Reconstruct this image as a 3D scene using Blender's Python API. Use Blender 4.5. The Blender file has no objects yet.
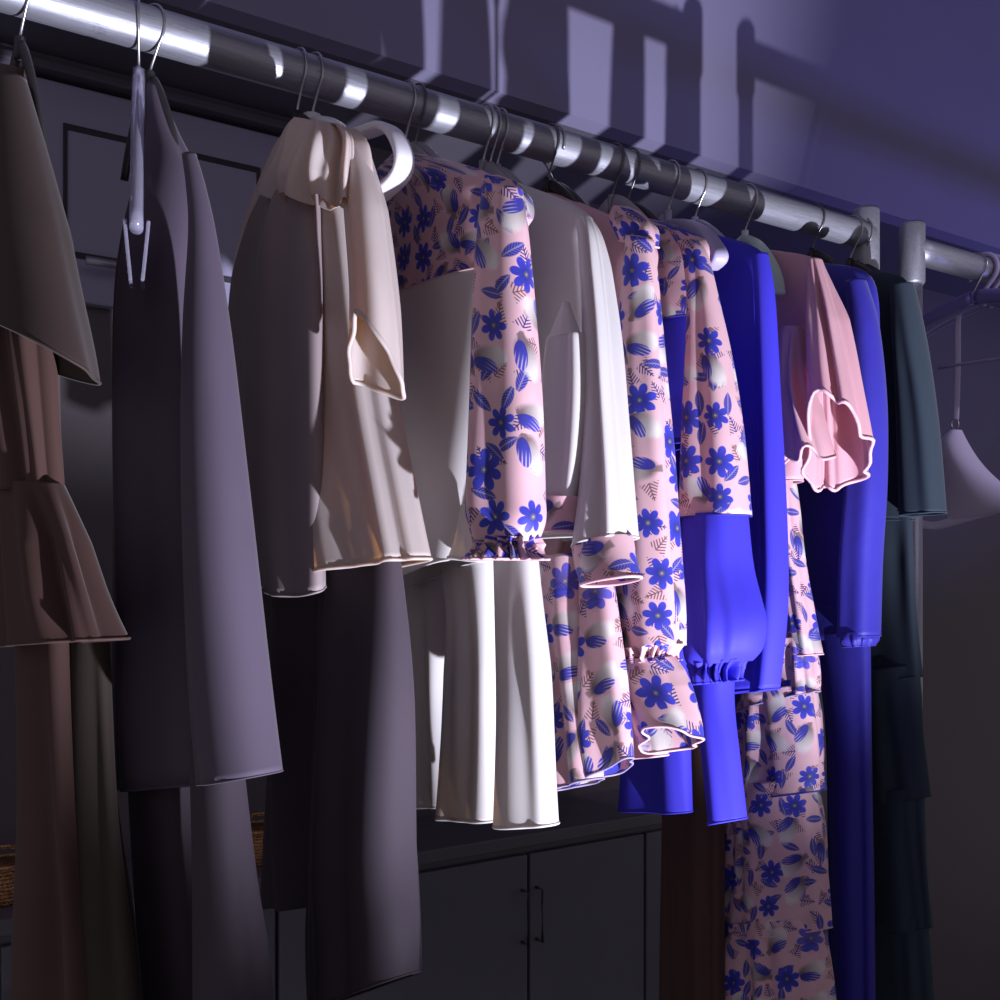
import bpy, bmesh, math, random
from mathutils import Vector, noise
random.seed(7)
scene = bpy.context.scene
COL = scene.collection
PI = math.pi

# ------------------------------------------------------------------ camera
YAW = math.radians(32.58)
FX, FY = math.sin(YAW), math.cos(YAW)          # view direction in plan
CAM = Vector((0.0, -1.2, 1.60))
RAIL_Z = CAM.z+.643
cam_d = bpy.data.cameras.new('camera')
cam_d.sensor_width = 36; cam_d.lens = 36.0; cam_d.shift_y = 0.082
cam_d.clip_start = 0.02
cam = bpy.data.objects.new('camera', cam_d); COL.objects.link(cam)
cam.location = CAM; cam.rotation_euler = (PI/2, 0, -YAW)
scene.camera = cam

def ray(px):
    a = (px-500)/1000.0
    return FX+FY*a, FY-FX*a

def hook_x(px):                                  # station along the rail
    dx, dy = ray(px)
    return 1.2*dx/dy

class Plane:
    """vertical hanging plane through the rail at X, aisle end swung by phi"""
    def __init__(s, X, phi=0.0):
        s.X, s.phi = X, math.radians(phi)
        s.n = Vector((-math.cos(s.phi), -math.sin(s.phi), 0))     # towards -X
        s.u = Vector((math.sin(s.phi), -math.cos(s.phi), 0))      # towards aisle
    def at(s, px, py):
        dx, dy = ray(px)
        nx, ny = s.n.x, s.n.y
        t = ((s.X-CAM.x)*nx + (0-CAM.y)*ny)/(dx*nx+dy*ny)
        return Vector((CAM.x+dx*t, CAM.y+dy*t, CAM.z+(582-py)/1000.0*t))

def project(p):
    d = p-CAM
    dep = d.x*FX+d.y*FY
    lat = d.x*FY-d.y*FX
    return 500+1000*lat/dep, 582-1000*d.z/dep

# ------------------------------------------------------------------ materials
def srgb(r, g, b):
    f = lambda c: (c/255/12.92) if c/255 <= .04045 else ((c/255+.055)/1.055)**2.4
    return (f(r), f(g), f(b), 1)

class NB:
    def __init__(s, name):
        s.m = bpy.data.materials.new(name); s.m.use_nodes = True
        s.t = s.m.node_tree; s.t.nodes.clear()
        s.out = s.t.nodes.new('ShaderNodeOutputMaterial')
    def node(s, typ, **kw):
        n = s.t.nodes.new(typ)
        for k, v in kw.items(): setattr(n, k, v)
        return n
    def put(s, sock, v):
        if isinstance(v, V): v = v.s
        if hasattr(v, 'is_output'): s.t.links.new(v, sock)
        else: sock.default_value = v
    def math(s, op, a, b=0.0, clamp=False):
        n = s.node('ShaderNodeMath', operation=op); n.use_clamp = clamp
        s.put(n.inputs[0], a); s.put(n.inputs[1], b)
        return V(s, n.outputs[0])
    def mix(s, f, a, b):
        n = s.node('ShaderNodeMix', data_type='RGBA')
        s.put(n.inputs[0], f); s.put(n.inputs[6], a); s.put(n.inputs[7], b)
        return n.outputs[2]
    def noise(s, vec, scale, detail=2.0, rough=.5):
        n = s.node('ShaderNodeTexNoise'); s.put(n.inputs['Vector'], vec)
        n.inputs['Scale'].default_value = scale; n.inputs['Detail'].default_value = detail
        n.inputs['Roughness'].default_value = rough
        return V(s, n.outputs[0])
    def step(s, e, x, soft):                    # 1 when x < e
        return ((s.V(e)-x)*(1.0/soft)+.5).clamp()
    def V(s, x): return x if isinstance(x, V) else V(s, x)

class V:
    def __init__(s, nb, sock): s.b, s.s = nb, sock
    def __add__(s, o): return s.b.math('ADD', s, o)
    def __radd__(s, o): return s.b.math('ADD', o, s)
    def __sub__(s, o): return s.b.math('SUBTRACT', s, o)
    def __rsub__(s, o): return s.b.math('SUBTRACT', o, s)
    def __mul__(s, o): return s.b.math('MULTIPLY', s, o)
    def __rmul__(s, o): return s.b.math('MULTIPLY', o, s)
    def __truediv__(s, o): return s.b.math('DIVIDE', s, o)
    def f(s, op, o=0.0): return s.b.math(op, s, o)
    def clamp(s): return s.b.math('ADD', s, 0.0, True)
    def __neg__(s): return s*-1.0
    def abs(s): return s.f('ABSOLUTE')
    def sq(s): return s*s

def principled(nb, color, rough=.6, sheen=.0, metallic=0.0, spec=.35, trans=0.0, normal=None, tcol=None):
    p = nb.node('ShaderNodeBsdfPrincipled')
    nb.put(p.inputs['Base Color'], color); nb.put(p.inputs['Roughness'], rough)
    p.inputs['Metallic'].default_value = metallic
    p.inputs['Specular IOR Level'].default_value = spec
    p.inputs['Sheen Weight'].default_value = sheen
    p.inputs['Sheen Roughness'].default_value = .4
    if normal is not None: nb.put(p.inputs['Normal'], normal)
    sh = p.outputs[0]
    if trans > 0:
        t = nb.node('ShaderNodeBsdfTranslucent'); nb.put(t.inputs['Color'], tcol if tcol else color)
        if normal is not None: nb.put(t.inputs['Normal'], normal)
        mx = nb.node('ShaderNodeMixShader'); mx.inputs[0].default_value = trans
        nb.t.links.new(sh, mx.inputs[1]); nb.t.links.new(t.outputs[0], mx.inputs[2]); sh = mx.outputs[0]
    nb.t.links.new(sh, nb.out.inputs[0])
    return p

def uv_of(nb):
    return nb.node('ShaderNodeUVMap').outputs[0]

def cloth(name, col, rough=.6, sheen=.25, trans=0.0, tcol=None, weave=900, bump=.15, var=.06, spec=.3, crush=0.0):
    nb = NB(name); uv = uv_of(nb)
    n = nb.noise(uv, 9.0, 3)
    dark = tuple(c*(1-var*2) for c in col[:3])+(1,)
    lite = tuple(min(1, c*(1+var)) for c in col[:3])+(1,)
    base = nb.mix(n, dark, lite)
    w = nb.noise(uv, weave, 1)
    h = w*.35
    if crush: h = h + nb.noise(uv, 26, 3, .6)*crush
    b = nb.node('ShaderNodeBump'); b.inputs['Strength'].default_value = bump; b.inputs['Distance'].default_value = .002
    nb.put(b.inputs['Height'], h)
    principled(nb, base, rough, sheen, trans=trans, tcol=tcol, normal=b.outputs[0], spec=spec)
    return nb.m

def floral(name, pink=srgb(224, 180, 190), off=0.0):
    nb = NB(name); uv = uv_of(nb)
    sep = nb.node('ShaderNodeSeparateXYZ'); nb.put(sep.inputs[0], uv)
    U, W = V(nb, sep.outputs[0]), V(nb, sep.outputs[1])
    U = U+off
    def cells(cell, rnd, ox, oy):
        cmb = nb.node('ShaderNodeCombineXYZ')
        nb.put(cmb.inputs[0], U*(1/cell)+ox); nb.put(cmb.inputs[1], W*(1/cell)+oy)
        vo = nb.node('ShaderNodeTexVoronoi', voronoi_dimensions='2D', feature='F1')
        vo.inputs['Scale'].default_value = 1.0; vo.inputs['Randomness'].default_value = rnd
        nb.t.links.new(cmb.outputs[0], vo.inputs['Vector'])
        su = nb.node('ShaderNodeVectorMath', operation='SUBTRACT')
        nb.t.links.new(cmb.outputs[0], su.inputs[0]); nb.t.links.new(vo.outputs['Position'], su.inputs[1])
        sp = nb.node('ShaderNodeSeparateXYZ'); nb.t.links.new(su.outputs[0], sp.inputs[0])
        sc = nb.node('ShaderNodeSeparateColor'); nb.t.links.new(vo.outputs['Color'], sc.inputs[0])
        lx, ly = V(nb, sp.outputs[0]), V(nb, sp.outputs[1])
        r, g, b = [V(nb, sc.outputs[i]) for i in range(3)]
        return lx, ly, r, g, b
    def rot(lx, ly, ang):
        c, s = ang.f('COSINE'), ang.f('SINE')
        return lx*c+ly*s, ly*c-lx*s
    base = pink
    haze = nb.noise(uv, 16, 2)
    base = nb.mix(((haze-.47)*2.6).clamp()*.5, base, srgb(176, 150, 150))
    # small brown twigs and blue sprigs
    lx, ly, r, g, b = cells(.031, .75, 3.3, 1.7)
    x, y = rot(lx, ly, r*6.283)
    env = nb.step(.36, x.abs(), .04)*nb.step((x*-.5+.22), y.abs(), .03)
    barb = nb.step(.2, (((x-y.abs()*.8)*7.0).f('FRACT')-.5).abs(), .12)
    stem = nb.step(.022, y.abs(), .02)*nb.step(.36, x.abs(), .04)
    spr = (env*barb).f('MAXIMUM', stem)*nb.step(.6, g, .02)
    base = nb.mix(spr, base, nb.mix(b.f('GREATER_THAN', .35), srgb(120, 84, 88), srgb(52, 46, 120)))
    dots = nb.step(.10, (lx.sq()+(ly-.25).sq()).f('SQRT'), .04)*nb.step(.4, g, .02)
    base = nb.mix(dots*.8, base, srgb(140, 98, 98))
    # feathered leaves
    lx, ly, r, g, b = cells(.041, .8, 8.1, 5.2)
    x, y = rot(lx, ly, r*6.283)
    lens = nb.step((x.sq()*-.95+.15), y.abs(), .03)*nb.step(.4, x.abs(), .02)
    vein = nb.step(.018, y.abs(), .02).f('MAXIMUM', nb.step(.12, (((x-y.abs())*11.0).f('FRACT')-.5).abs(), .12)*.6)
    lf = lens*nb.step(.8, g, .02)
    base = nb.mix(lf, base, nb.mix(vein, srgb(58, 56, 158), srgb(150, 138, 178)))
    # birds / flowers
    lx, ly, r, g, b = cells(.053, .5, .4, .9)
    x, y = rot(lx, ly, r*6.283)
    isb = nb.step(g, .5, .01)
    body = nb.step(1.0, ((x*2.2).sq()+(y*4.0).sq()), .8)
    head = nb.step(.085, ((x-.37).sq()+(y-.06).sq()).f('SQRT'), .05)
    bc = nb.mix((x*1.7+.5).clamp(), srgb(118, 100, 100), srgb(222, 214, 212))
    tail = nb.step((x*-.14+.01), (y+.04).abs(), .04)*nb.step(-.2, x, .05)*nb.step(.58, -x, .05)
    base = nb.mix(tail*isb*.9, base, srgb(128, 104, 104))
    base = nb.mix(body.f('MAXIMUM', head)*isb*.95, base, bc)
    wx, wy = rot(x+.12, y-.14, r*0.0+.75)
    wing = nb.step(1.0, ((wx*3.4).sq()+((wy+wx*.3)*6.6).sq()), .18)
    ws = nb.step(.17, ((wy*13.0+wx*2.0).f('FRACT')-.5).abs(), .15)*((wx*6+.4).clamp())
    base = nb.mix(wing*isb*(1-ws*.85), base, nb.mix((wx*2+.5).clamp(), srgb(54, 52, 136), srgb(70, 70, 188)))
    rr = (x.sq()+y.sq()).f('SQRT'); th = y.f('ARCTAN2', x)
    pet = (th*3.5).f('COSINE').abs().f('POWER', .7)
    R = (pet*.2+.19)*(b*.3+.84)
    fl = nb.step(R, rr, .03)*(1-isb)
    pv = nb.step(.2, (th*10.5).f('COSINE').abs(), .2)*nb.step(.28, rr, .1)
    fc = nb.mix((rr*3.4).clamp(), srgb(44, 44, 128), srgb(62, 66, 190))
    fc = nb.mix(pv*.35, fc, srgb(34, 32, 100))
    ctr = nb.step(.062, rr, .03)
    fc = nb.mix(ctr, fc, srgb(96, 92, 116))
    fc = nb.mix(nb.step(.018, rr, .02), fc, srgb(190, 176, 130))
    base = nb.mix(fl, base, fc)
    bm = nb.node('ShaderNodeBump'); bm.inputs['Strength'].default_value = .12; bm.inputs['Distance'].default_value = .002
    nb.put(bm.inputs['Height'], nb.noise(uv, 900, 1))
    principled(nb, base, .55, .15, normal=bm.outputs[0], spec=.3, trans=.12)
    return nb.m

def solid(name, col, rough=.5, metallic=0.0, spec=.4, var=.08, scale=20, bump=0.0, alpha=None, transmission=0.0):
    nb = NB(name)
    tc = nb.node('ShaderNodeTexCoord').outputs['Object']
    n = nb.noise(tc, scale, 4, .6)
    base = nb.mix(n, tuple(c*(1-var*2) for c in col[:3])+(1,), tuple(min(1, c*(1+var*2)) for c in col[:3])+(1,))
    nrm = None
    if bump:
        b = nb.node('ShaderNodeBump'); b.inputs['Strength'].default_value = bump; b.inputs['Distance'].default_value = .003
        nb.put(b.inputs['Height'], n); nrm = b.outputs[0]
    p = principled(nb, base, n*.15+(rough-.07), metallic=metallic, spec=spec, normal=nrm)
    if transmission:
        p.inputs['Transmission Weight'].default_value = transmission; p.inputs['IOR'].default_value = 1.45
    return nb.m

def brushed(name):
    nb = NB(name)
    tc = nb.node('ShaderNodeTexCoord').outputs['Object']
    mp = nb.node('ShaderNodeMapping'); nb.put(mp.inputs[0], tc); mp.inputs['Scale'].default_value = (6, 160, 160)
    n = nb.noise(mp.outputs[0], 3.0, 4, .7)
    sc = nb.noise(tc, 55, 4, .75)
    spots = ((sc-.6)*6).clamp()
    base = nb.mix(n, srgb(120, 120, 132), srgb(186, 186, 198))
    base = nb.mix(spots*.6, base, srgb(112, 110, 118))
    b = nb.node('ShaderNodeBump'); b.inputs['Strength'].default_value = .25; b.inputs['Distance'].default_value = .001
    nb.put(b.inputs['Height'], n+sc*.6)
    principled(nb, base, n*.2+.36, metallic=.7, spec=.5, normal=b.outputs[0])
    return nb.m

M = dict(
    plum=cloth('plum_crepe', srgb(84, 74, 90), .7, .15, spec=.2),
    plum_dark=cloth('plum_trouser', srgb(68, 59, 69), .75, .1, spec=.2),
    brown=cloth('brown_cloth', srgb(62, 50, 48), .7, .1, spec=.2),
    brown2=cloth('brown_trouser', srgb(60, 51, 46), .75, .1, spec=.2),
    rust=cloth('rust_cloth', srgb(78, 56, 52), .7, .1, spec=.2),
    cream=cloth('cream_satin', srgb(226, 223, 228), .42, .1, trans=.5, tcol=srgb(240, 204, 150), spec=.4),
    cream2=cloth('cream_crepe', srgb(222, 219, 222), .5, .1, trans=.25, tcol=srgb(240, 214, 170), spec=.35),
    pink=cloth('pink_chiffon', srgb(228, 180, 192), .5, .15, trans=.28, tcol=srgb(240, 180, 180)),
    pinkpale=cloth('pale_pink_cloth', srgb(232, 186, 196), .5, .1, trans=.2),
    cream_shade=cloth('shaded_cream_crepe', srgb(138, 124, 127), .6, .1, spec=.2),  # cream cloth with the coat's shade put into its colour
    blue=cloth('royal_blue_crepe', (.045, .036, .52, 1), .6, .0, var=.04, spec=.18),
    velvet=cloth('blue_velvet', (.036, .03, .33, 1), .45, .12, crush=1.0, bump=.5, spec=.25),
    teal=cloth('dark_teal_cloth', srgb(50, 60, 72), .75, .1, spec=.2),
    white=solid('white_plastic', srgb(226, 222, 232), .35, var=.02),
    black=solid('black_plastic', srgb(52, 48, 50), .4, var=.05),
    grey=solid('grey_plastic', srgb(150, 146, 158), .4, var=.04),
    mint=solid('mint_plastic', srgb(196, 218, 204), .35, var=.03),
    purple=solid('purple_plastic', srgb(104, 92, 152), .4, var=.06),
    lilac=solid('lilac_plastic', srgb(172, 162, 196), .4, var=.04),
    clear=solid('clear_plastic', srgb(214, 210, 236), .12, var=.02, spec=.6, transmission=.75),
    wire=solid('steel_wire', srgb(176, 172, 178), .3, metallic=.9, var=.05),
    darkwire=solid('dark_steel_wire', srgb(110, 106, 112), .35, metallic=.9, var=.05),
    steel=brushed('brushed_steel_tube'),
    wall=solid('painted_wall', srgb(128, 122, 150), .75, var=.05, scale=2.2, bump=.05, spec=.25),
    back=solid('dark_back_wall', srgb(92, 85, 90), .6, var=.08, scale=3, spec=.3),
    under=solid('dark_panel', srgb(84, 80, 92), .6, var=.08, scale=3, spec=.3),
    door=solid('lacquered_door', srgb(150, 144, 172), .38, var=.04, scale=3, spec=.5),
    groove=solid('door_groove', srgb(50, 46, 54), .6),
    cabinet=solid('black_cabinet', srgb(100, 98, 108), .45, var=.08, scale=4),
    cabtop=solid('black_cabinet_top', srgb(96, 92, 100), .4, var=.08, scale=4),
    floor=solid('dark_floor', srgb(70, 66, 72), .5, var=.12, scale=5),
    wicker=None, bra=cloth('lilac_jersey', srgb(214, 204, 232), .6, .2),
)
def wicker():
    nb = NB('wicker')
    tc = nb.node('ShaderNodeTexCoord').outputs['Object']
    w = nb.node('ShaderNodeTexWave', wave_type='BANDS', bands_direction='Z'); nb.put(w.inputs[0], tc)
    w.inputs['Scale'].default_value = 45; w.inputs['Distortion'].default_value = 6; w.inputs['Detail Scale'].default_value = 6
    base = nb.mix(w.outputs[1], srgb(96, 58, 40), srgb(206, 152, 96))
    b = nb.node('ShaderNodeBump'); b.inputs['Strength'].default_value = .8; nb.put(b.inputs['Height'], w.outputs[1])
    principled(nb, base, .4, spec=.5, normal=b.outputs[0]); return nb.m
M['wicker'] = wicker()
for i in range(6): M['floral%d' % i] = floral('floral_print_%d' % i, off=i*.377)

# ------------------------------------------------------------------ object helpers
def link(name, mesh, mat, parent=None):
    o = bpy.data.objects.new(name, mesh); COL.objects.link(o)
    for m in (mat if isinstance(mat, (list, tuple)) else [mat]): mesh.materials.append(m)
    if parent is not None: o.parent = parent; o.matrix_parent_inverse = parent.matrix_basis.inverted()
    return o

def thing(name, label, cat, loc=(0, 0, 0), group=None):
    o = bpy.data.objects.new(name, None); COL.objects.link(o)
    o.location = loc; o.empty_display_size = .05
    o['label'] = label; o['category'] = cat
    if group: o['group'] = group
    return o

def tag(o, label, cat, group=None):
    o['label'] = label; o['category'] = cat
    if group: o['group'] = group
    return o

def finish(bm, name, mat, parent=None, smooth=True, bevel=0):
    me = bpy.data.meshes.new(name); bm.normal_update(); bm.to_mesh(me); bm.free()
    for p in me.polygons: p.use_smooth = smooth
    o = link(name, me, mat, parent)
    if bevel:
        b = o.modifiers.new('bevel', 'BEVEL'); b.width = bevel; b.segments = 2; b.limit_method = 'ANGLE'
    return o

def add_box(bm, x0, x1, y0, y1, z0, z1):
    v = [bm.verts.new(p) for p in ((x0,y0,z0),(x1,y0,z0),(x1,y1,z0),(x0,y1,z0),(x0,y0,z1),(x1,y0,z1),(x1,y1,z1),(x0,y1,z1))]
    for f in ((0,3,2,1),(4,5,6,7),(0,1,5,4),(1,2,6,5),(2,3,7,6),(3,0,4,7)): bm.faces.new([v[i] for i in f])

def box(name, b, mat, parent=None, bevel=0, kind=None):
    bm = bmesh.new(); add_box(bm, *b)
    o = finish(bm, name, mat, parent, smooth=False, bevel=bevel)
    if kind: o['kind'] = kind
    return o

def add_sweep(bm, path, prof, side=None, closed=False, cap=True):
    """sweep a closed profile [(a,b)...] or fn(i)->profile; a along side, b across"""
    n = len(path); rings = []
    for i, p in enumerate(path):
        if closed: t = path[(i+1) % n]-path[i-1]
        else: t = path[min(i+1, n-1)]-path[max(i-1, 0)]
        t = t.normalized()
        s = side if side is not None else Vector((0, 0, 1))
        if abs(s.dot(t)) > .98: s = Vector((0, 1, 0)) if abs(t.y) < .9 else Vector((1, 0, 0))
        s = (s-t*s.dot(t)).normalized(); b = t.cross(s)
        pr = prof(i/(n-1)) if callable(prof) else prof
        rings.append([bm.verts.new(p+s*a+b*c) for a, c in pr])
    m = len(rings[0])
    for i in range(n if closed else n-1):
        A, B = rings[i], rings[(i+1) % n]
        for j in range(m): bm.faces.new((A[j], A[(j+1) % m], B[(j+1) % m], B[j]))
    if cap and not closed:
        bm.faces.new(rings[0][::-1]); bm.faces.new(rings[-1])

def circ(r, k=10, r2=None):
    r2 = r2 or r
    return [(r*math.cos(2*PI*i/k), r2*math.sin(2*PI*i/k)) for i in range(k)]

def tube(name, path, r, mat, parent=None, side=None, k=10, r2=None, closed=False):
    bm = bmesh.new(); add_sweep(bm, path, circ(r, k, r2), side, closed)
    return finish(bm, name, mat, parent)

def catmull(P, t):
    n = len(P)-1
    i = min(int(t), n-1); f = t-i
    p0, p1, p2, p3 = P[max(i-1, 0)], P[i], P[i+1], P[min(i+2, n)]
    return .5*((2*p1)+(p2-p0)*f+(2*p0-5*p1+4*p2-p3)*f*f+(3*p1-p0-3*p2+p3)*f*f*f)

LOFT_N = [0]
def loft(name, plane, rungs, mat, parent, t=.03, folds=(5, .006), dx=0.0, drop=0.0, top=True,
         power=.92, seed=None, N=88, L=46, hem=.0011, ramp=.55, wave=0.0, amps=None, edge=None,
         front_drop=0.0, lean=0.0, hemn=0, fixed=False):
    """hanging cloth tube. rungs: (xA, yA, xB, yB[, t]) pixel ends in the hanging plane."""
    LOFT_N[0] += 1
    sd = seed if seed is not None else LOFT_N[0]*3.17
    pl = Plane(plane.X+dx, math.degrees(plane.phi))
    n = pl.n
    C, H, T = [], [], []
    for r in rungs:
        a, b = pl.at(r[0], r[1]), pl.at(r[2], r[3])
        tt = r[4] if len(r) > 4 else t
        c = (a+b)*.5; h = (b-a)*.5
        x0 = project(c)[0]; tp = abs(project(c+n*tt)[0]-x0); ap = abs(r[2]-r[0])*.5
        if tp > .7*ap and not fixed: tt *= .7*ap/tp; tp = .7*ap
        if not fixed: h = h*math.sqrt(max(.1, 1-(tp/ap)**2))
        C.append(c); H.append(h); T.append(tt)
    k = len(rungs)-1
    bm = bmesh.new(); uvl = bm.loops.layers.uv.new('UVMap')
    nf, amp = folds
    rnd = random.Random(sd)
    ph = [rnd.uniform(0, 6.28) for _ in range(8)]
    rings = []; vv = 0.0; prev = None; UV = []
    refp = None
    hmax = max(h.length for h in H)
    for i in range(L+1):
        s = i/L*k
        c, h = catmull(C, s), catmull(H, s)
        tt = max(.004, catmull([Vector((x, 0, 0)) for x in T], s).x)
        v = i/L
        w = min(1, .08+(v/ramp)**1.2) if ramp > 0 else 1
        if amps:
            q = v*(len(amps)-1); j = min(int(q), len(amps)-2); w = amps[j]+(amps[j+1]-amps[j])*(q-j)
        ring = []; pts = []
        for j in range(N):
            th = PI+2*PI*j/N
            ct, st = math.cos(th), math.sin(th)
            cx = math.copysign(abs(ct)**power, ct); sx = math.copysign(abs(st)**power, st)
            q = th if nf > 8 else th+.25*math.sin(th*2+ph[0])+.10*math.sin(3*th+ph[1])
            fd = (math.sin(nf*q+ph[2]+.8*math.sin(v*2.2+ph[3]))*.62
                  + .38*math.sin((nf*2-1)*q+ph[4]+1.1*v)
                  + .55*noise.noise(Vector((math.cos(q)*nf*.3+sd, v*2.0+sd*1.7, math.sin(q)*nf*.3))))
            d = amp*w*fd
            # keep the outline, push the folds mostly front and back
            p = c+h*cx*(1+d/max(h.length, .02)*(1.0 if nf > 8 else .5))+n*(sx*tt + d*st*(1.5-.5*abs(st)))
            p = p + n*lean*v
            z = 0
            if drop: z -= drop*min(1, .5-.5*st+.55*max(0, -ct))*max(0, v-.5)/.5
            if front_drop: z -= front_drop*(.5+.5*st)*max(0, v-.55)/.45
            if wave: z += wave*math.sin(nf*q+ph[2])*max(0, v-.7)/.3
            p.z += z
            pts.append(p); ring.append(bm.verts.new(p))
        if prev is not None: vv += (c-prev).length
        prev = c
        # metric u: fixed per column from the widest ring so the print hangs straight
        u = [0.0]
        for j in range(N): u.append(u[-1]+(pts[(j+1) % N]-pts[j]).length)
        off = u[N//2]
        rings.append(ring); UV.append(([x-off for x in u], vv))
    # blended circumference so that the print does not shear wildly
    for i in range(L):
        A, B = rings[i], rings[i+1]
        for j in range(N):
            j2 = (j+1) % N
            f = bm.faces.new((A[j], B[j], B[j2], A[j2]))
            ua, va = UV[i]; ub, vb = UV[i+1]
            for lp, co in zip(f.loops, ((ua[j], -va), (ub[j], -vb), (ub[j+1], -vb), (ua[j+1], -va))):
                lp[uvl].uv = co
    if top:
        cv = bm.verts.new(sum((x.co for x in rings[0]), Vector())/N+Vector((0, 0, .003)))
        for j in range(N): bm.faces.new((rings[0][j], rings[0][(j+1) % N], cv))
    if hem:
        path = [x.co.copy() for x in rings[-1]]
        nb0 = len(bm.faces)
        add_sweep(bm, path, circ(hem, 6), None, closed=True)
        if edge is not None:
            bm.faces.ensure_lookup_table()
            for f in bm.faces[nb0:]: f.material_index = 1
    o = finish(bm, name, [mat, edge] if edge is not None else mat, parent)
    sm = o.modifiers.new('thickness', 'SOLIDIFY'); sm.thickness = .0009; sm.offset = 0
    return o

# ------------------------------------------------------------------ hangers
def hanger(px, label, mat, hook_mat='wire', phi=0.0, span=.12, drop=.11, w=.004, h=.008, flip=1, bar=False, arms=(1, -1),
           name='clothes_hanger', group='hangers on the long steel rail', hub=True, clips=False, X=None,
           neck=.062, hook_r=.0016, wide_end=0.0):
    X = hook_x(px) if X is None else X
    pl = Plane(X, phi); u, n = pl.u, pl.n
    t = thing(name, label, 'hanger', (X, 0, RAIL_Z-neck), group)
    P = lambda a, z, d=0: Vector((X, 0, RAIL_Z))+u*a+Vector((0, 0, z))+n*d
    R = .0262+hook_r
    path = [P(0, -neck-.004), P(0, -neck+.012), P(.004*flip, -.042)]
    for i in range(25):
        a = math.radians(-52+i*(262/24))
        path.append(P(flip*R*math.cos(a), R*math.sin(a)))
    tube('hook', path, hook_r, M[hook_mat], t, side=n, k=8)
    def arm(sg):
        pts = []
        for i in range(19):
            s = i/18
            pts.append(P(sg*(.004+s*(span-.004)), -neck-drop*(s**1.35)-.012*s**6))
        def prof(s):
            ww = w*(1+wide_end*s); hh = h*(1-.25*s)
            return [(ww*math.cos(2*PI*i/12), hh*math.sin(2*PI*i/12)) for i in range(12)]
        bm = bmesh.new(); add_sweep(bm, pts, prof, n)
        return finish(bm, 'shoulder_arm', M[mat], t)
    for sg in arms: arm(sg)
    if hub:
        tube('hub', [P(0, -neck+.012), P(0, -neck-.012)], max(w, .006), M[mat], t, side=n)
    if bar:
        tube('cross_bar', [P(-span+.01, -neck-drop-.012), P(-span*.5, -neck-drop-.02), P(span*.5, -neck-drop-.02), P(span-.01, -neck-drop-.012)], .003, M[mat], t, side=n)
    if clips:
        for sg in (1, -1):
            bm = bmesh.new()
            c = P(sg*span*.82, -neck-drop-.03)
            for d in (-1, 1):
                q = [c+u*a+n*(d*.006+d*o)+Vector((0, 0, z)) for a, z, o in ((-.016, .03, .004), (.016, .03, .004), (.018, -.035, -.002), (-.018, -.035, -.002))]
                q2 = [x+n*d*.004 for x in q]
                vs = [bm.verts.new(x) for x in q+q2]
                for f in ((0,1,2,3),(7,6,5,4),(0,4,5,1),(1,5,6,2),(2,6,7,3),(3,7,4,0)): bm.faces.new([vs[i] for i in f])
            finish(bm, 'clip', M['clear'], t, smooth=False, bevel=.0015)
    return t, pl

def garment(name, label, cat, px, phi=0.0, group=None):
    X = hook_x(px); pl = Plane(X, phi)
    return thing(name, label, cat, (X, 0, RAIL_Z-.08), group), pl

#SETTING#
# ------------------------------------------------------------------ setting
SOF_Y, BACK_Y = .60, .99
SOF_Z = CAM.z+1.046
XL, XR = -1.2, 4.6
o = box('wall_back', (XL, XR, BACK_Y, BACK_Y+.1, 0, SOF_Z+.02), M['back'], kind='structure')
o = box('wall_upper', (XL, XR, SOF_Y, SOF_Y+.05, SOF_Z, 4.0), M['wall'], kind='structure')
o = box('trim_1', (XL, XR, SOF_Y+.05, BACK_Y+.1, SOF_Z, SOF_Z+.03), M['under'], kind='structure')
o = box('floor', (XL, XR, -4.0, BACK_Y+.1, -.05, 0), M['floor'], kind='structure')
o = box('ceiling', (XL, XR, -4.0, SOF_Y+.05, 4.0, 4.06), M['wall'], kind='structure')
# door behind the left-hand clothes
def backpt(px, py, Y):
    dx, dy = ray(px); t = (Y+1.2)/dy
    return dx*t, CAM.z+(582-py)/1000*t
DY = BACK_Y-.03
dx0 = backpt(-60, 60, DY)[0]; dx1 = backpt(288, 150, DY)[0]; dz = backpt(100, 92, DY)[1]
dlow = backpt(100, 305, DY)[1]
door = box('door_1', (dx0, dx1, DY, BACK_Y-.002, dlow, dz), M['door'], kind='structure', bevel=.004)
gx0 = backpt(63, 130, DY)[0]; gx1 = backpt(260, 160, DY)[0]; gz = backpt(63, 123, DY)[1]
bm = bmesh.new()
for b in ((gx0, gx1, gz-.012, gz), (gx0, gx0+.008, dlow+.1, gz-.012), (gx1-.008, gx1, dlow+.1, gz-.012), (gx0, gx1, dlow+.088, dlow+.1)):
    add_box(bm, b[0], b[1], DY-.003, DY+.004, b[2], b[3])
finish(bm, 'panel_moulding', M['groove'], door, smooth=False)
hx0, hz = backpt(82, 266, DY); hx1 = backpt(122, 268, DY)[0]
lv = tube('door_handle', [Vector((hx1, DY+.002, hz)), Vector((hx1, DY-.035, hz)), Vector((hx1-.01, DY-.045, hz)), Vector((hx0, DY-.045, hz))], .009, M['steel'], door)
# header moulding over the door
bm = bmesh.new()
add_box(bm, XL, dx1+.08, BACK_Y-.05, BACK_Y-.002, dz+.012, dz+.03)
add_box(bm, XL, dx1+.08, BACK_Y-.035, BACK_Y-.002, dz+.05, SOF_Z-.012)
o = finish(bm, 'trim_2', M['under'], smooth=False, bevel=.003); o['kind'] = 'structure'

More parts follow.
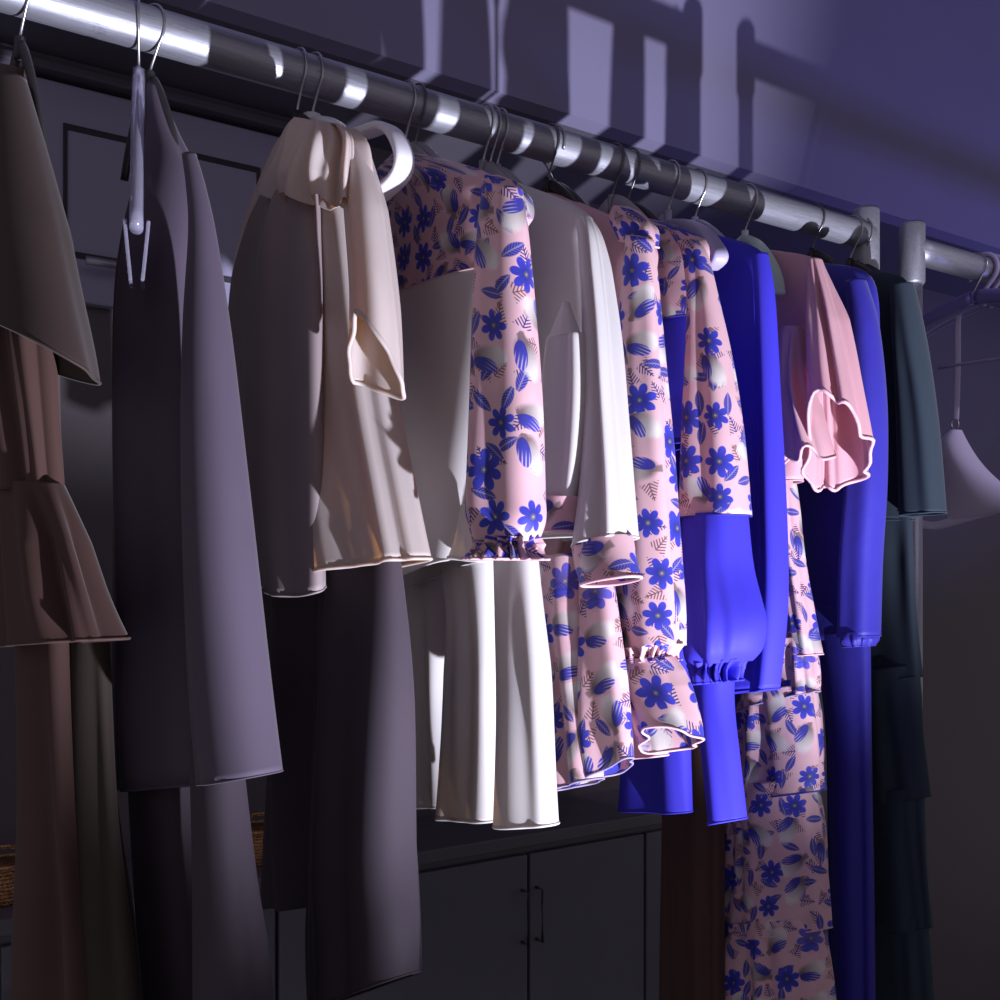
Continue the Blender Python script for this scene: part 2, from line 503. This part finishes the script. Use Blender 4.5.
# racks: tube rail, end fitting and post
def rack(label, x0, x1, posts, cap):
    t = thing('clothes_rack', label, 'clothes rack', (x0 if posts[0] == x0 else x1, 0, 0), 'steel clothes racks')
    bm = bmesh.new(); add_sweep(bm, [Vector((x0+(x1-x0)*i/40, 0, RAIL_Z)) for i in range(41)], circ(.025, 28), Vector((0, 0, 1)))
    finish(bm, 'rail', M['steel'], t)
    for px in posts:
        bm = bmesh.new(); add_sweep(bm, [Vector((px, 0, .03)), Vector((px, 0, RAIL_Z-.05))], circ(.019, 20), Vector((1, 0, 0)))
        finish(bm, 'post', M['steel'], t)
        bm = bmesh.new()
        add_sweep(bm, [Vector((px, 0, RAIL_Z-.07)), Vector((px, 0, RAIL_Z-.065)), Vector((px, 0, RAIL_Z+.045)), Vector((px, 0, RAIL_Z+.05))], lambda s: circ(.024 if .1 < s < .9 else .021, 20), Vector((1, 0, 0)))
        finish(bm, 'joint_fitting', M['steel'], t)
        for sg in (1, -1):
            pass
        bm = bmesh.new(); add_sweep(bm, [Vector((px, -.3, .02)), Vector((px, .3, .02))], circ(.02, 16), Vector((0, 0, 1)))
        finish(bm, 'foot', M['steel'], t)
    return t
rack('long brushed steel clothes rail carrying most of the garments', hook_x(866)-2.9, hook_x(866), [hook_x(866)], 1)
rack('second steel clothes rail with lilac hangers at right edge', hook_x(912), 3.6, [hook_x(912)], 0)

# low black cabinet along the back wall
CY = .72
cz = backpt(423, 850, CY)[1]
cab = thing('cabinet', 'low black cabinet with bar handles along the back wall', 'cabinet', (1.0, CY, 0))
box('body', (-.3, 2.12, CY+.02, BACK_Y-.004, .04, cz-.03), M['cabinet'], cab)
box('cabinet_top', (-.31, 2.13, CY-.01, BACK_Y-.004, cz-.03, cz), M['cabtop'], cab, bevel=.003)
cxs = [-.28, .2, .70, backpt(529, 900, CY)[0], 1.66, 2.10]
for i in range(5):
    d = box('door', (cxs[i]+.004, cxs[i+1]-.004, CY, CY+.02, .06, cz-.05), M['cabinet'], cab, bevel=.003)
    side = cxs[i+1]-.02 if i % 2 == 0 else cxs[i]+.02
    z0 = cz-.13
    tube('handle', [Vector((side, CY, z0)), Vector((side, CY-.025, z0)), Vector((side, CY-.025, z0-.12)), Vector((side, CY, z0-.12))], .004, M['darkwire'], d)
for px, py, lab in ((258, 866, 'golden wicker basket on black cabinet, seen between the plum garments'), (2, 925, 'brown wicker basket on black cabinet at far left edge')):
    X, z = backpt(px, py, CY+.1)
    t = thing('wicker_basket', lab, 'basket', (X, CY+.1, cz), 'wicker baskets on the cabinet')
    bm = bmesh.new()
    add_sweep(bm, [Vector((X, CY+.1, cz+.001+.07*i/8)) for i in range(9)], lambda s: circ(.035+.012*s+.0015*math.sin(s*40), 24), Vector((1, 0, 0)))
    finish(bm, 'bowl', M['wicker'], t)
    tube('rim', [Vector((X+.048*math.cos(a*PI/12), CY+.1+.048*math.sin(a*PI/12), cz+.071)) for a in range(24)], .005, M['wicker'], t, closed=True)
    tube('handle', [Vector((X+.046*math.cos(a*PI/12), CY+.1, cz+.07+.03*math.sin(a*PI/12))) for a in range(13)], .004, M['wicker'], t, side=Vector((0, 1, 0)))

#GARMENTS#
# ------------------------------------------------------------------ garments, left to right
# far-left brown outfit
hanger(20, 'black hanger under the brown blouse at far left', 'black', phi=15, span=.06, drop=.12)
g, pl = garment('blouse', 'brown peplum blouse with wide flared sleeve at far left edge', 'blouse', 20, 15)
loft('body', pl, [(-10, 66, 30, 70, .03), (-40, 200, 48, 200), (-30, 320, 54, 320), (-8, 430, 58, 430), (0, 490, 62, 490)], M['rust'], g, t=.04, folds=(5, .010))
loft('peplum', pl, [(-2, 484, 64, 482), (2, 540, 85, 535), (6, 600, 104, 592), (8, 646, 118, 638)], M['rust'], g, t=.045, folds=(5, .014), ramp=.4)
loft('sleeve', pl, [(-30, 78, 26, 74, .03), (-45, 180, 56, 178), (-48, 260, 80, 265), (-50, 300, 103, 345)], M['brown'], g, t=.05, folds=(3, .006), dx=-.03, drop=.05, L=40)
g, pl = garment('trousers', 'brown wide trousers below the peplum blouse at far left', 'trousers', 20, 15)
loft('leg', pl, [(14, 600, 70, 600), (20, 800, 80, 800), (14, 1000, 100, 1000), (5, 1180, 110, 1180)], M['rust'], g, t=.045, folds=(4, .012), dx=.02)
loft('leg', pl, [(64, 600, 108, 600), (66, 800, 118, 800), (70, 1000, 140, 1000), (70, 1180, 150, 1180)], M['brown2'], g, t=.04, folds=(4, .012), dx=.05)

# plum coat and trousers
hanger(139, 'clear plastic clip hanger beside the plum coat', 'clear', phi=-14, clips=True, span=.12, drop=.20, w=.007, h=.014)
hanger(150, 'black hanger inside the long plum coat', 'black', phi=22, span=.05, drop=.09)
g, pl = garment('coat', 'long plum coat with one wide lit sleeve, second outfit from left', 'coat', 150, 22)
loft('body', pl, [(146, 84, 160, 86, .02), (146, 128, 176, 128), (140, 180, 200, 178), (128, 240, 212, 235), (120, 310, 215, 300), (117, 420, 215, 420), (117, 600, 222, 600), (118, 785, 235, 780)], M['plum'], g, t=.045, folds=(4, .010), power=.85)
loft('sleeve', pl, [(182, 158, 196, 152, .02), (186, 190, 206, 185), (188, 235, 217, 235), (182, 330, 232, 330), (180, 450, 247, 450), (184, 600, 265, 600), (190, 700, 277, 700), (198, 784, 286, 771)], M['plum'], g, t=.055, folds=(2, .006), dx=-.045, ramp=.9, hem=.0006)
g, pl = garment('trousers', 'plum trousers below the long plum coat', 'trousers', 150, 22)
loft('leg', pl, [(128, 740, 196, 740), (138, 880, 200, 880), (146, 1000, 210, 1000), (150, 1180, 215, 1180)], M['plum_dark'], g, t=.04, folds=(3, .010))
loft('leg', pl, [(190, 740, 240, 738), (194, 880, 254, 880), (196, 1000, 268, 1000), (198, 1180, 276, 1180)], M['plum_dark'], g, t=.05, folds=(3, .008), dx=-.03)

# cream ruched top with plum trousers
hanger(297, 'black hanger beside the ruched cream top', 'black', phi=4, flip=1)
hk, pl = hanger(312, 'white plastic hanger with broad curved end showing past the cream top', 'white', phi=8, span=.08, drop=.03, w=.012, h=.008)
def hoop(t, pl, pts, mat, w, h, name):
    bm = bmesh.new()
    P = [pl.at(*p) for p in pts]; path = [catmull(P, i/40*(len(P)-1)) for i in range(41)]
    add_sweep(bm, path, [(w*math.copysign(abs(math.cos(a))**.6, math.cos(a)), h*math.copysign(abs(math.sin(a))**.6, math.sin(a))) for a in [2*PI*i/16 for i in range(16)]], pl.n)
    return finish(bm, name, M[mat], t)
hoop(hk, pl, [(350, 137), (366, 132), (384, 127), (396, 136), (404, 156), (401, 174), (388, 188), (374, 200)], 'white', .013, .005, 'curved_end')
g, pl = garment('top', 'cream top with ruched neckline and flared short sleeve', 'top', 305, 8)
loft('body', pl, [(296, 128, 352, 130, .016), (282, 150, 360, 142), (262, 200, 368, 180), (247, 240, 376, 230), (234, 300, 384, 300), (231, 400, 396, 400), (237, 500, 412, 485), (246, 592, 426, 557)], M['cream'], g, t=.045, folds=(7, .011), ramp=.2, power=.88, amps=(.2, .3, .4, .6, .8, 1, 1.2), hem=.0016)
loft('front_panel', pl, [(288, 152, 312, 150, .012), (268, 190, 318, 188, .018), (247, 240, 320, 238), (233, 300, 322, 296), (230, 400, 323, 400), (236, 500, 324, 500), (258, 590, 325, 600)], M['cream_shade'], g, t=.022, folds=(5, .007), dx=-.045, ramp=.3, drop=-.02)  # overlapping cream layer, its shade painted in as a darker tone
loft('neckline_ruche', pl, [(298, 122, 348, 127, .014), (290, 140, 360, 142, .02), (276, 172, 362, 176, .026), (266, 198, 356, 204, .02)], M['cream'], g, folds=(9, .013), N=160, amps=(.8, 1, 1, 1), dx=-.052, wave=.005, hem=.0004)
loft('sleeve', pl, [(338, 138, 366, 136, .02), (340, 160, 374, 165), (346, 205, 386, 208), (351, 260, 397, 272), (350, 303, 402, 326)], M['cream'], g, t=.045, folds=(3, .007), dx=-.04, drop=.085, ramp=.8, hem=.0022)
g, pl = garment('trousers', 'plum wide trousers under the cream ruched top', 'trousers', 297, 8)
loft('leg', pl, [(262, 530, 330, 510, .02), (264, 600, 338, 580, .025), (268, 700, 345, 690), (264, 850, 350, 850), (262, 906, 352, 900)], M['plum_dark'], g, t=.035, folds=(3, .012), dx=.02)
loft('leg', pl, [(318, 530, 392, 500, .02), (318, 590, 400, 565, .026), (316, 700, 413, 690, .04), (312, 850, 419, 850), (310, 930, 424, 925), (312, 1010, 424, 968)], M['plum_dark'], g, t=.05, folds=(4, .014), dx=.02, ramp=.7)

# floral / cream tunic
hanger(405, 'wire hanger beside the floral and cream tunic', 'grey', phi=4)
hanger(415, 'grey hanger carrying the floral and cream tunic', 'grey', phi=5, w=.006, h=.012, hook_mat='darkwire')
g, pl = garment('tunic', 'cream tunic with pink floral yoke and long floral gathered sleeve', 'tunic', 412, 0)
loft('yoke', pl, [(392, 158, 424, 152, .015), (376, 178, 500, 176), (366, 220, 510, 205), (360, 262, 508, 236), (356, 318, 506, 264)], M['floral0'], g, t=.034, folds=(4, .005), power=.88, hem=.0006)
loft('body', pl, [(356, 312, 504, 260), (358, 400, 492, 380), (364, 500, 482, 490), (374, 592, 474, 556)], M['cream2'], g, t=.032, folds=(4, .008), power=.88)
loft('shoulder_ruffle', pl, [(486, 176, 512, 180, .02), (484, 192, 527, 198, .04), (488, 210, 529, 215, .04), (492, 224, 526, 226, .03)], M['floral1'], g, folds=(6, .007), amps=(.5, 1, 1, .6), dx=-.03)
loft('sleeve', pl, [(484, 186, 522, 188, .03), (478, 230, 527, 225), (473, 300, 533, 300), (470, 400, 540, 400), (467, 490, 542, 490), (468, 518, 542, 520), (475, 540, 534, 541, .034)], M['floral0'], g, t=.042, folds=(3, .007), dx=-.045, hem=0, ramp=.7)
loft('cuff', pl, [(474, 535, 536, 537, .036), (480, 543, 531, 544, .03), (480, 549, 532, 550, .03), (472, 559, 539, 559, .038)], M['floral0'], g, folds=(17, .012), N=220, amps=(.4, 1, 1, 1), dx=-.045)
loft('hem_flap', pl, [(462, 505, 482, 505, .01), (458, 535, 486, 535, .016), (452, 556, 490, 562, .02)], M['cream2'], g, folds=(3, .004), dx=-.02, hem=.0016)

for px, nm, fl in ((483, 'first', 1), (490, 'middle', 1), (497, 'last', 1)):
    hanger(px, '%s of three close wire hangers behind the floral yoke' % {'first': 'leftmost', 'middle': 'middle', 'last': 'rightmost'}[nm], 'grey', phi=2, flip=fl)
g, pl = garment('trousers', 'cream wide trousers lit white below the floral tunic', 'trousers', 448, 0)
loft('leg', pl, [(440, 548, 500, 520), (450, 620, 500, 610), (448, 720, 500, 720), (443, 814, 502, 822)], M['cream2'], g, t=.035, folds=(3, .010), dx=-.01, hem=.0014)
loft('leg', pl, [(494, 540, 536, 530), (496, 620, 541, 610), (497, 720, 547, 715), (496, 824, 553, 826)], M['cream2'], g, t=.04, folds=(2, .008), dx=-.03, hem=.0014)
g, pl = garment('trousers', 'grey shaded cream trousers hanging left of the lit cream pair', 'trousers', 497, 0)
loft('leg', pl, [(395, 540, 450, 530), (408, 680, 452, 680), (412, 806, 456, 806)], M['cream2'], g, t=.025, folds=(3, .008), dx=-.06)

# cream blouse with floral cuffs
hanger(548, 'dark wire hanger rising behind the shoulder of the cream floral-cuffed blouse', 'black', phi=0, hook_mat='darkwire')
hanger(553, 'black hanger close behind the cream blouse hanger', 'black', phi=3, flip=-1)
g, pl = garment('blouse', 'cream long-sleeved blouse with turned floral cuffs', 'blouse', 488, 0)
loft('body', pl, [(476, 178, 512, 180, .013), (450, 205, 586, 212, .022), (440, 260, 592, 250), (440, 350, 600, 345), (450, 450, 606, 445), (470, 545, 610, 535)], M['cream2'], g, t=.03, folds=(3, .006), power=.88)
loft('sleeve', pl, [(563, 304, 569, 302, .006), (553, 335, 580, 332, .02), (550, 350, 584, 335), (544, 400, 588, 395), (541, 450, 586, 455), (541, 498, 580, 498)], M['cream2'], g, t=.03, folds=(3, .006), dx=-.06, ramp=.4)
loft('cuff', pl, [(539, 497, 582, 496), (540, 514, 580, 514), (541, 532, 578, 531)], M['floral2'], g, t=.028, folds=(2, .002), dx=-.062, hem=.0014)
loft('sleeve', pl, [(576, 224, 590, 214, .015), (580, 245, 601, 240), (584, 320, 611, 310), (584, 400, 619, 400), (582, 480, 626, 475), (575, 552, 632, 532)], M['cream2'], g, t=.04, folds=(4, .010), dx=-.035, ramp=.3)
loft('cuff', pl, [(573, 551, 633, 531), (577, 570, 637, 552), (583, 588, 642, 574)], M['floral2'], g, t=.038, folds=(2, .002), dx=-.036, hem=.0016)
g, pl = garment('trousers', 'floral wide trousers under the floral-cuffed cream blouse', 'trousers', 500, 0)
loft('leg', pl, [(536, 560, 588, 552), (539, 640, 592, 634), (545, 720, 600, 710), (552, 792, 606, 776)], M['floral3'], g, t=.034, folds=(3, .008), dx=-.02)
loft('leg', pl, [(580, 570, 612, 560), (582, 640, 622, 630), (586, 720, 630, 705), (592, 782, 636, 754)], M['floral3'], g, t=.04, folds=(3, .009), dx=-.01)
g, pl = garment('camisole', 'pale pink hem hanging between the two floral cuffs', 'camisole', 512, 0)
loft('body', pl, [(522, 420, 560, 420), (526, 520, 574, 515), (530, 574, 562, 572)], M['pinkpale'], g, t=.02, folds=(3, .005), dx=.0)

# pink top with floral sleeve and flounced cuff
hanger(612, 'grey plastic hanger in the collar of the pink and floral top', 'grey', phi=3, w=.006, h=.012, hook_mat='darkwire')
hanger(628, 'dark wire hanger right of the pink and floral top', 'black', phi=3, hook_mat='darkwire')
g, pl = garment('top', 'dusty pink top with floral collar and flounced floral sleeve', 'top', 550, 0)
loft('body', pl, [(536, 192, 570, 198, .013), (510, 215, 648, 238, .022), (500, 290, 654, 290), (510, 420, 660, 420), (540, 620, 664, 620)], M['pink'], g, t=.03, folds=(3, .006), power=.88)
loft('collar', pl, [(616, 206, 640, 212, .02), (612, 222, 655, 228, .026), (622, 242, 656, 246, .024)], M['floral4'], g, folds=(6, .005), amps=(.6, 1, .8), dx=-.03)
loft('sleeve', pl, [(626, 236, 654, 240, .02), (621, 300, 659, 292), (615, 400, 666, 390), (614, 500, 673, 490), (618, 600, 681, 600), (623, 652, 682, 644)], M['floral4'], g, t=.04, folds=(3, .009), dx=-.04, hem=0)
loft('gathered_band', pl, [(622, 650, 682, 643, .038), (627, 658, 672, 655, .026), (625, 664, 676, 660, .03)], M['floral4'], g, folds=(15, .011), N=220, amps=(.4, 1, .8), dx=-.04, hem=0)
loft('flounce', pl, [(625, 660, 676, 656, .03), (628, 690, 686, 685, .036), (644, 730, 699, 720, .04)], M['floral4'], g, folds=(4, .010), dx=-.04, drop=.03, hem=.0012, ramp=.3)
g, pl = garment('trousers', 'dusty pink trousers under the flounced floral sleeve', 'trousers', 562, 0)
loft('leg', pl, [(628, 620, 666, 615), (630, 690, 668, 688), (632, 758, 669, 755)], M['pinkpale'], g, t=.03, folds=(2, .006), dx=-.03)

# floral and royal blue set
hk, pl = hanger(668, 'pale hanger whose lilac rounded end pokes past the floral shoulder', 'lilac', phi=0, w=.006, h=.012, arms=(-1,))
hoop(hk, Plane(hook_x(668), -20), [(671, 224), (686, 224), (702, 231), (713, 243), (720, 257), (712, 266)], 'lilac', .012, .007, 'curved_end')
hanger(695, 'lilac hanger between the floral yoke and the plain blue blouse', 'lilac', phi=0)
g, pl = garment('tunic', 'floral-topped tunic with royal blue balloon sleeve and gathered cuff', 'tunic', 618, 0)
loft('yoke', pl, [(606, 212, 640, 216, .013), (580, 230, 704, 238, .022), (570, 300, 708, 280), (572, 346, 708, 314)], M['floral5'], g, t=.03, folds=(3, .006), power=.88, hem=.0006)
loft('body', pl, [(574, 342, 704, 310), (580, 420, 704, 390), (590, 462, 704, 440)], M['blue'], g, t=.026, folds=(3, .005))
loft('sleeve', pl, [(678, 244, 700, 240, .02), (684, 262, 708, 254), (688, 300, 717, 292), (687, 360, 730, 355), (685, 430, 740, 425), (683, 520, 749, 514)], M['floral5'], g, t=.04, folds=(2, .007), dx=-.045, hem=.0006, ramp=.9)
loft('balloon_sleeve', pl, [(684, 517, 748, 512, .038), (683, 570, 753, 565, .044), (682, 625, 763, 615, .048), (686, 655, 760, 645, .046), (692, 668, 748, 660, .034)], M['blue'], g, folds=(4, .008), dx=-.045, hem=0)
loft('cuff', pl, [(691, 665, 748, 658, .034), (696, 672, 738, 668, .026), (698, 684, 738, 680, .026)], M['blue'], g, folds=(14, .010), N=220, amps=(.4, 1, .8), dx=-.045)
g, pl = garment('trousers', 'royal blue flared trousers below the balloon sleeve', 'trousers', 630, 0)
loft('leg', pl, [(694, 640, 738, 634), (694, 700, 734, 695), (700, 760, 741, 755), (706, 824, 748, 818)], M['blue'], g, t=.034, folds=(2, .006), dx=-.04)
loft('leg', pl, [(628, 640, 690, 630), (626, 720, 690, 715), (618, 808, 694, 812)], M['blue'], g, t=.03, folds=(3, .008), dx=.01)

# plain blue top
hk, pl = hanger(745, 'white hanger with mint end in the shoulder of the plain blue top', 'white', phi=0, arms=(-1,))
hoop(hk, Plane(hook_x(745), -26), [(746, 238), (757, 244), (768, 258), (776, 276), (779, 294)], 'mint', .010, .005, 'curved_end')
g, pl = garment('blouse', 'plain royal blue long-sleeved blouse right of the balloon-sleeved tunic', 'blouse', 676, 0)
loft('body', pl, [(664, 226, 694, 230, .013), (640, 246, 764, 254, .022), (630, 320, 768, 320), (640, 450, 770, 450), (660, 600, 774, 600), (690, 698, 772, 688)], M['blue'], g, t=.03, folds=(3, .006), power=.88)
loft('sleeve', pl, [(752, 256, 768, 252, .02), (754, 300, 776, 298), (756, 400, 782, 400), (757, 500, 787, 500), (757, 600, 789, 600), (750, 692, 781, 688)], M['blue'], g, t=.038, folds=(2, .006), dx=-.03)
g, pl = garment('trousers', 'dusky brown pink trousers low between blue hems and floral skirt', 'trousers', 706, 0)
loft('leg', pl, [(664, 640, 724, 640), (664, 820, 724, 820), (664, 1000, 724, 1000), (664, 1080, 724, 1080)], M['rust'], g, t=.03, folds=(4, .010), dx=.03)

# pink flutter-sleeved top and floral tiered skirt
hanger(812, 'black hanger rising behind the pink flutter-sleeved top', 'black', phi=0, hook_mat='darkwire')
g, pl = garment('top', 'pink top with big fluttering ruffle sleeve', 'top', 745, 0)
loft('body', pl, [(734, 246, 766, 250, .013), (712, 262, 820, 261, .022), (700, 310, 824, 300), (706, 390, 818, 380), (724, 490, 802, 480)], M['pink'], g, t=.03, folds=(3, .007), power=.88)
loft('sleeve', pl, [(806, 262, 822, 258, .02), (808, 300, 836, 292), (808, 350, 856, 345), (806, 412, 872, 382)], M['pink'], g, t=.05, folds=(6, .012), dx=-.05, drop=.12, wave=.005, hem=.0025, edge=M['pinkpale'], ramp=.5)
loft('inner_ruffle', pl, [(782, 330, 806, 326, .02), (776, 390, 816, 385), (772, 462, 834, 452)], M['pinkpale'], g, t=.035, folds=(4, .010), dx=-.06, wave=.01, hem=.002, edge=M['pinkpale'])
g, pl = garment('skirt', 'long floral tiered skirt below the pink flutter-sleeved top', 'skirt', 752, 0)
tiers = [[(756, 470, 794, 470), (745, 560, 806, 560), (738, 660, 822, 654)], [(745, 640, 816, 636), (736, 690, 820, 680), (734, 714, 822, 690)],
         [(742, 696, 816, 682), (736, 750, 822, 742), (730, 800, 824, 790)], [(734, 784, 818, 776), (728, 860, 826, 852), (720, 936, 832, 928)],
         [(726, 920, 826, 914), (716, 1000, 834, 1000), (712, 1080, 838, 1080)]]
for i, tr in enumerate(tiers):
    loft('tier', pl, tr, M['floral%d' % ((i*2+1) % 6)], g, t=.035+.006*i, folds=(6, .010), hem=.001, ramp=.3, seed=5+i)

# blue velvet dress
hanger(850, 'black hanger rising behind the blue velvet dress', 'black', phi=0)
hanger(860, 'last wire hanger beside the steel end post', 'black', phi=0, flip=1)
g, pl = garment('dress', 'long royal blue velvet dress with fitted sleeve', 'dress', 812, 0)
loft('body', pl, [(802, 262, 832, 264, .013), (782, 280, 874, 284, .02), (772, 400, 876, 400), (776, 520, 872, 520), (790, 640, 870, 640)], M['velvet'], g, t=.022, folds=(3, .006), power=.88, hem=0)
loft('skirt', pl, [(812, 630, 870, 630), (826, 720, 871, 720), (830, 850, 873, 850), (832, 1000, 874, 1000), (832, 1080, 876, 1080)], M['velvet'], g, t=.022, folds=(4, .007))
loft('sleeve', pl, [(846, 284, 866, 278, .02), (850, 330, 879, 322), (850, 400, 887, 400), (848, 480, 887, 480), (842, 560, 882, 560), (840, 636, 880, 636)], M['velvet'], g, t=.036, folds=(2, .005), dx=-.035)
loft('cuff', pl, [(842, 632, 879, 632), (841, 640, 880, 639), (844, 647, 876, 645)], M['velvet'], g, t=.036, folds=(8, .003), dx=-.036)

# dark teal tiered dress
g, pl = garment('dress', 'dark teal tiered dress at the right end of the long rail', 'dress', 850, 0)
loft('body', pl, [(840, 270, 872, 272, .012), (822, 288, 910, 288, .018), (812, 400, 916, 400, .02), (816, 520, 914, 520, .02)], M['teal'], g, t=.02, folds=(3, .006), power=.88)
loft('sleeve', pl, [(890, 288, 914, 282, .02), (892, 340, 926, 335), (897, 420, 938, 420), (902, 516, 946, 512)], M['teal'], g, t=.03, folds=(2, .006), dx=-.02)
for i, tr in enumerate([[(832, 510, 912, 510), (832, 600, 916, 600), (836, 690, 922, 676)], [(836, 674, 918, 664), (838, 740, 922, 730), (842, 812, 930, 796)],
                        [(844, 798, 924, 786), (846, 870, 928, 860), (848, 940, 934, 926)], [(850, 926, 928, 914), (850, 1010, 934, 1000), (850, 1090, 938, 1080)]]):
    loft('tier', pl, tr, M['teal'], g, t=.018+.003*i, folds=(5, .006), ramp=.3)

# second rail: lilac hangers and bra
grp = 'hangers on the second rail'
hanger(974, 'thin steel hook hanger left of the lilac plastic hooks', 'purple', phi=0, span=.2, drop=.05, w=.008, h=.015, group=grp)
hl, lp = hanger(983, 'lilac plastic hanger with thick hook, holding the bra strap', 'lilac', hook_mat='lilac', hook_r=.005, w=.007, h=.010, group=grp, span=.2, drop=.06)
hanger(990, 'lilac plastic hanger with thick hook at right picture edge', 'lilac', hook_mat='lilac', hook_r=.005, w=.007, h=.012, group=grp, span=.2, drop=.05)
tube('cross_bar', [lp.at(938, 368), lp.at(962, 364), lp.at(1010, 357), lp.at(1040, 352)], .0035, M['lilac'], hl, side=lp.n)
tube('bar_drop', [lp.at(1036, 353), lp.at(1038, 325), lp.at(1030, 300)], .003, M['lilac'], hl, side=lp.n)
X = hook_x(983)+.01; bp = Plane(X, 10)
g = thing('bra', 'lilac grey triangle bra hanging by its strap from lilac hanger', 'bra', (X, 0, RAIL_Z-.15))
def ribbon(name, pl, pts, w, t, mat, par):
    P = [pl.at(*p) for p in pts]; path = [catmull(P, i/30*(len(P)-1)) for i in range(31)]
    bm = bmesh.new(); uvl = bm.loops.layers.uv.new('UVMap'); add_sweep(bm, path, circ(t, 10, w), pl.n); return finish(bm, name, M[mat], par)
ribbon('strap', bp, [(959, 306), (958, 326), (958, 360), (957, 400), (956, 420)], .006, .0012, 'bra', g)
tube('slider', [bp.at(955+6*math.cos(a*PI/8)*.6, 424+5*math.sin(a*PI/8)) for a in range(16)], .0015, M['wire'], g, closed=True, side=bp.n)
# padded triangular cup
bm = bmesh.new(); uvl = bm.loops.layers.uv.new('UVMap')
rows = [(950, 430, 962, 430), (941, 440, 968, 442), (940, 455, 978, 458), (943, 475, 992, 474), (945, 500, 1014, 492), (948, 520, 1040, 506)]
NR, NC = 24, 20; grid = []
A = [bp.at(r[0], r[1]) for r in rows]; B = [bp.at(r[2], r[3]) for r in rows]
for side in (1, -1):
    gr = []
    for i in range(NR+1):
        s = i/NR*(len(rows)-1); a, b = catmull(A, s), catmull(B, s)
        gr.append([])
        for j in range(NC+1):
            q = j/NC
            bul = math.sin(PI*q)**.7*math.sin(PI*min(1, .12+.8*i/NR))
            gr[-1].append(bm.verts.new(a+(b-a)*q+bp.n*((.03 if side > 0 else .018)*bul)))
    for i in range(NR):
        for j in range(NC): bm.faces.new((gr[i][j], gr[i+1][j], gr[i+1][j+1], gr[i][j+1]))
bmesh.ops.remove_doubles(bm, verts=bm.verts, dist=.0005)
finish(bm, 'cup', M['bra'], g)
ribbon('band', bp, [(919, 524), (935, 526), (958, 520), (990, 511), (1030, 500)], .010, .003, 'bra', g)

#LIGHT#
# ------------------------------------------------------------------ light
w = bpy.data.worlds.new('world'); scene.world = w; w.use_nodes = True
bg = w.node_tree.nodes['Background']; bg.inputs[0].default_value = (.20, .186, .21, 1); bg.inputs[1].default_value = 1.3

def spot(name, loc, target, power, color, size, blend, radius, wide=1.0):
    d = bpy.data.lights.new(name, 'SPOT'); d.energy = power; d.color = color
    d.spot_size = math.radians(size); d.spot_blend = blend; d.shadow_soft_size = radius
    o = bpy.data.objects.new(name, d); COL.objects.link(o); o.location = loc
    o.rotation_euler = (Vector(target)-Vector(loc)).to_track_quat('-Z', 'Y').to_euler()
    o.scale = (wide, 1, 1)
    return o
spot('floor_spotlight', (1.15, -1.9, .06), (.68, 0, 2.5), 740, (.83, .85, 1.0), 44, .6, .022, 1.15)
spot('added_lilac_fill', (1.95, -2.1, 3.0), (2.1, -.1, 2.0), 75, (.80, .74, 1.0), 26, .6, .05)  # added fill lamp without a fixture, brightens the bra and second rack
spot('blue_spotlight', (3.6, -1.2, 1.0), (3.0, .6, 3.2), 110, (.25, .25, 1.0), 80, .9, .1)

vs = scene.view_settings
vs.view_transform = 'Standard'; vs.look = 'None'; vs.gamma = 1; vs.exposure = 0; vs.use_curve_mapping = False
